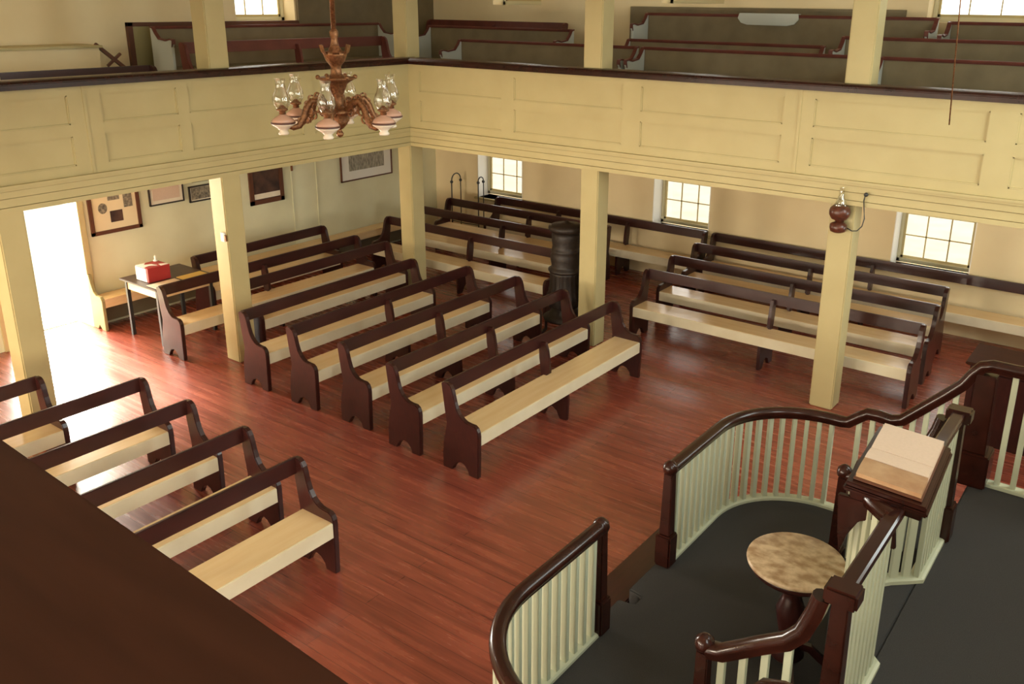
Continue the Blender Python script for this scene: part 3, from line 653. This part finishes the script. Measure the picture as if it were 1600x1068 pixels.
def comm_rail(sgn, label):
    t = thing('communion_railing', label, 'railing', (0, 0, 0), 0, 'curved railings around the communion table')
    ys, yc, yf = YC + sgn*.46, YC + sgn*(1.96-RR), YC + sgn*1.96
    a0, a1 = (180, 90) if sgn > 0 else (180, 270)
    flat = [(RX, ys)] + [(RX, ys+(yc-ys)*k/4) for k in range(1, 4)] + arc(RX+RR, yc, RR, a0, a1, 14) + [(-1.84, yf)]
    zt = .985
    top = [(x, y, zt) for x, y in flat] + [(-1.78, yf, zt+.01), (-1.70, yf, zt+.08), (-1.64, yf, zt+.125), (-1.56, yf, zt+.13), (-1.46, yf, zt+.12), (-1.38, yf, zt+.15), (-1.10, yf, zt+.44), (-1.0, yf, zt+.55), (-.95, yf, zt+.64), (-.90, yf, zt+.71), (-.84, yf, zt+.73), (-.55, yf, zt+.73), (-.1, yf, zt+.73)]
    rail_obj(t, top)
    newel(t, RX, YC+sgn*.46, ZP1-.0, zt+.02)
    MB().sweep([(x, y, ZP1+.012) for x, y in flat] + [(-1.42, yf, ZP1+.012)], [(-.045, -.012), (.045, -.012), (.045, .008), (.03, .016), (-.03, .016), (-.045, .008)], smooth=False).build('base_rail', M['baluster'], t)
    pts = [(x, y, ZP1+.025, zt-.02, a) for x, y, z, a in resample([(x, y, 0) for x, y in flat], .098)][:]
    balusters(t, pts, .034, .052)
    tops = [(-1.70, .06), (-1.60, .11), (-1.50, .105), (-1.40, .12), (-1.31, .21), (-1.22, .30), (-1.13, .39), (-1.04, .49)]
    balusters(t, [(x, yf, ZP1 + (.02 if x < -1.4 else .2 if x < -1.15 else .4), zt + dz - .02, 0) for x, dz in tops])
    newel(t, -.86, yf, ZP2, zt+.72, 1.9, False)
    xs = [-.68 + .105*k for k in range(8)]
    balusters(t, [(x, yf, ZP2+.025, zt+.71, 0) for x in xs])
    MB().box(-.80, -.08, yf-.045, yf+.045, ZP2, ZP2+.028).build('base_rail', M['baluster'], t, .004)
    newel(t, -.06, yf, ZP2, zt+.72, 1.15, False)
    return t
comm_rail(1, 'curved dark handrail with pale balusters rising toward right picture edge')
comm_rail(-1, 'curved dark handrail with pale balusters at the bottom of picture')

# pulpit railing, two halves joined by the bay in front of the desk
ZT = 1.70
pl = thing('pulpit_railing', 'dark pulpit handrail with pale balusters carrying the reading desk', 'railing')
XR = -.86
bay = [(XR, YC-.45), (XR-.05, YC-.42), (XR-.14, YC-.34), (XR-.22, YC-.24), (XR-.265, YC-.12), (XR-.28, YC), (XR-.265, YC+.12), (XR-.22, YC+.24), (XR-.14, YC+.34), (XR-.05, YC+.42), (XR, YC+.45)]
flat = [(XR, YC-1.20)] + bay + [(XR, YC+1.04)]
o = MB().sweep([(XR, YC-1.20, ZT), (XR, YC-.6, ZT), (XR, YC, ZT), (XR, YC+.6, ZT), (XR, YC+1.0, ZT)],
    [(-.028, -.05), (-.03, -.028), (-.04, -.018), (-.042, .0), (-.038, .014), (-.028, .022), (.028, .022), (.038, .014), (.042, 0), (.04, -.018), (.03, -.028), (.028, -.05)]).build('handrail', M['rail_wood'], pl)
smooth_by_angle(o, .5)
rail_obj(pl, [(x, y, ZT-.01) for x, y in bay], 'bay_handrail')
MB().sweep([(x+.0, y, ZP2+.012) for x, y in flat], [(-.045, -.012), (.045, -.012), (.045, .012), (.03, .02), (-.03, .02), (-.045, .012)], smooth=False).build('base_rail', M['baluster'], pl)
pts = [(x, y, ZP2+.025, ZT-.02, a) for x, y, z, a in resample([(x, y, 0) for x, y in flat], .078)]
balusters(pl, pts, .05, .03)
# plain wood floor of the bay
tag(MB().prism([(XR, YC-.45)] + [(x-.07, y) for x, y in bay[1:-1]] + [(XR, YC+.45)], 2, ZP1, ZP2).build('pulpit_bay_base', M['carpet'], None, .004), 'rounded carpeted base under the pulpit bay behind the round table', 'platform')
for sgn in (-1, 1):
    yp = YC + (1.04 if sgn > 0 else -1.20)
    newel(pl, XR, yp, ZP2, ZT+.03, 1.1, False)
    MB().box(XR-.075, XR+.075, yp-.06, yp+.06, ZT-.05, ZT+.035).build('newel_cap', M['rail_wood'], pl, .012)
    st = thing('stair_railing', 'short sloping stair handrail joining the pulpit on the %s side' % ('far' if sgn > 0 else 'near'), 'railing', (0, 0, 0), 0, 'stair railings beside the pulpit')
    yn = yp if sgn > 0 else YC - 1.13
    rail_obj(st, [(-1.50, yn, 1.03), (-1.42, yn, 1.05), (-1.2, (yn+yp)/2, 1.23), (-1.07, yp, 1.34), (-1.01, yp, 1.42), (-.965, yp, 1.55), (-.945, yp, 1.64)])
    newel(st, -1.52, yn, ZP1, 1.07, .95)
    balusters(st, [(-1.42+.11*k, yn, ZP1 + .2*(1+(k > 1)) - .0, 1.03+.09*k, 0) for k in range(4)])

# reading desk and open book
dk = thing('reading_desk', 'dark slanted reading desk on the pulpit rail under open book', 'desk', (-.95, YC, 1.75), math.radians(3.8))
SL = .08
def slab(x0, x1, y0, y1, z0, z1): 
    f = lambda x: -SL*x
    return ([(x0, y0, z0+f(x0)), (x1, y0, z0+f(x1)), (x1, y1, z0+f(x1)), (x0, y1, z0+f(x0)), (x0, y0, z1+f(x0)), (x1, y0, z1+f(x1)), (x1, y1, z1+f(x1)), (x0, y1, z1+f(x0))],
            [(0, 3, 2, 1), (4, 5, 6, 7), (0, 1, 5, 4), (1, 2, 6, 5), (2, 3, 7, 6), (3, 0, 4, 7)])
MB().add(*slab(-.20, .20, -.385, .375, 0, .025)).build('desk_top', M['rail_wood'], dk, .006)
MB().add(*slab(-.21, .21, -.395, .385, -.03, -.002)).build('moulding', M['rail_wood'], dk, .008)
MB().add(*slab(-.18, .18, -.36, .35, -.075, -.03)).build('desk_box', M['rail_wood'], dk, .005)
for s_ in (-1, 1): MB().prism([(-.24, -.07), (.05, -.07), (.08, -.30), (.05, -.30), (.0, -.20), (-.06, -.17), (-.12, -.20), (-.17, -.30), (-.20, -.42), (-.22, -.30)], 1, s_*.33-.018, s_*.33+.018).build('bracket', M['rail_wood'], dk, .006)
bk = thing('open_book', 'large open book lying on the dark reading desk', 'book', (-.951, YC, 1.778), math.radians(3.8))
MB().add(*slab(-.172, .172, -.35, .345, .0, .012)).build('cover', M['frame_brown'], bk, .003)
def pages(y0, y1, h0, h1, m, nm):
    n = 10; vs = []; fs = []
    for i in range(n+1):
        y = y0+(y1-y0)*i/n; h = h0+(h1-h0)*i/n + .006*math.sin(PI*i/n)
        for x in (-.163, .163): vs += [(x, y, .012-SL*x), (x, y, .012+h-SL*x)]
    for i in range(n):
        a = i*4; fs += [(a+1, a+3, a+7, a+5), (a, a+4, a+6, a+2), (a, a+1, a+5, a+4), (a+2, a+6, a+7, a+3)]
    fs += [(0, 2, 3, 1), (n*4, n*4+1, n*4+3, n*4+2)]
    return MB().add(vs, fs).build(nm, M[m], bk)
pages(0, .335, .022, .030, 'page', 'far_page_block')
pages(-.155, 0, .034, .020, 'page', 'near_page_block')
pages(-.335, -.155, .024, .030, 'old_page', 'aged_page')['label'] = 'brown stained page strip'

# pedestal table
t = thing('pedestal_table', 'small round table with mottled tan top inside the curved railing', 'table', (-1.46, YC, ZP1))
MB().lathe(0, 0, [(.285, .722), (.292, .728), (.295, .74), (.292, .75), (.285, .755)], 56).build('table_top', M['marble'], t)
MB().lathe(0, 0, [(.10, .60), (.24, .66), (.27, .69), (.272, .722)], 40).build('under_top', M['mahogany'], t)
MB().lathe(0, 0, [(.09, .05), (.11, .08), (.07, .14), (.055, .22), (.08, .32), (.09, .40), (.06, .48), (.05, .54), (.08, .60)], 24).build('pedestal', M['mahogany'], t)
for a in range(4):
    q = a*PI/2 + .5; c_, s_ = math.cos(q), math.sin(q)
    MB().sweep([(c_*.06, s_*.06, .14), (c_*.14, s_*.14, .12), (c_*.20, s_*.20, .06), (c_*.24, s_*.24, .025)], [(-.022, -.022), (.022, -.022), (.018, .022), (-.018, .022)], smooth=False).build('leg', M['mahogany'], t)

# dark enclosed cabinet at right picture edge
t = thing('wooden_cabinet', 'dark wooden cabinet behind the railing at right picture edge', 'cabinet', (-.72, 9.25, 0))
MB().box(-.62, .8, -.25, .30, 0, .82).build('cabinet_body', M['mahogany'], t, .008)
MB().box(-.66, .84, -.29, .33, .82, .85).build('cabinet_top', M['ledge'], t, .008)
for k in range(2): MB().box(-.56+.7*k, .08+.7*k, -.262, -.25, .08, .76).build('door', M['mahogany'], t, .006)
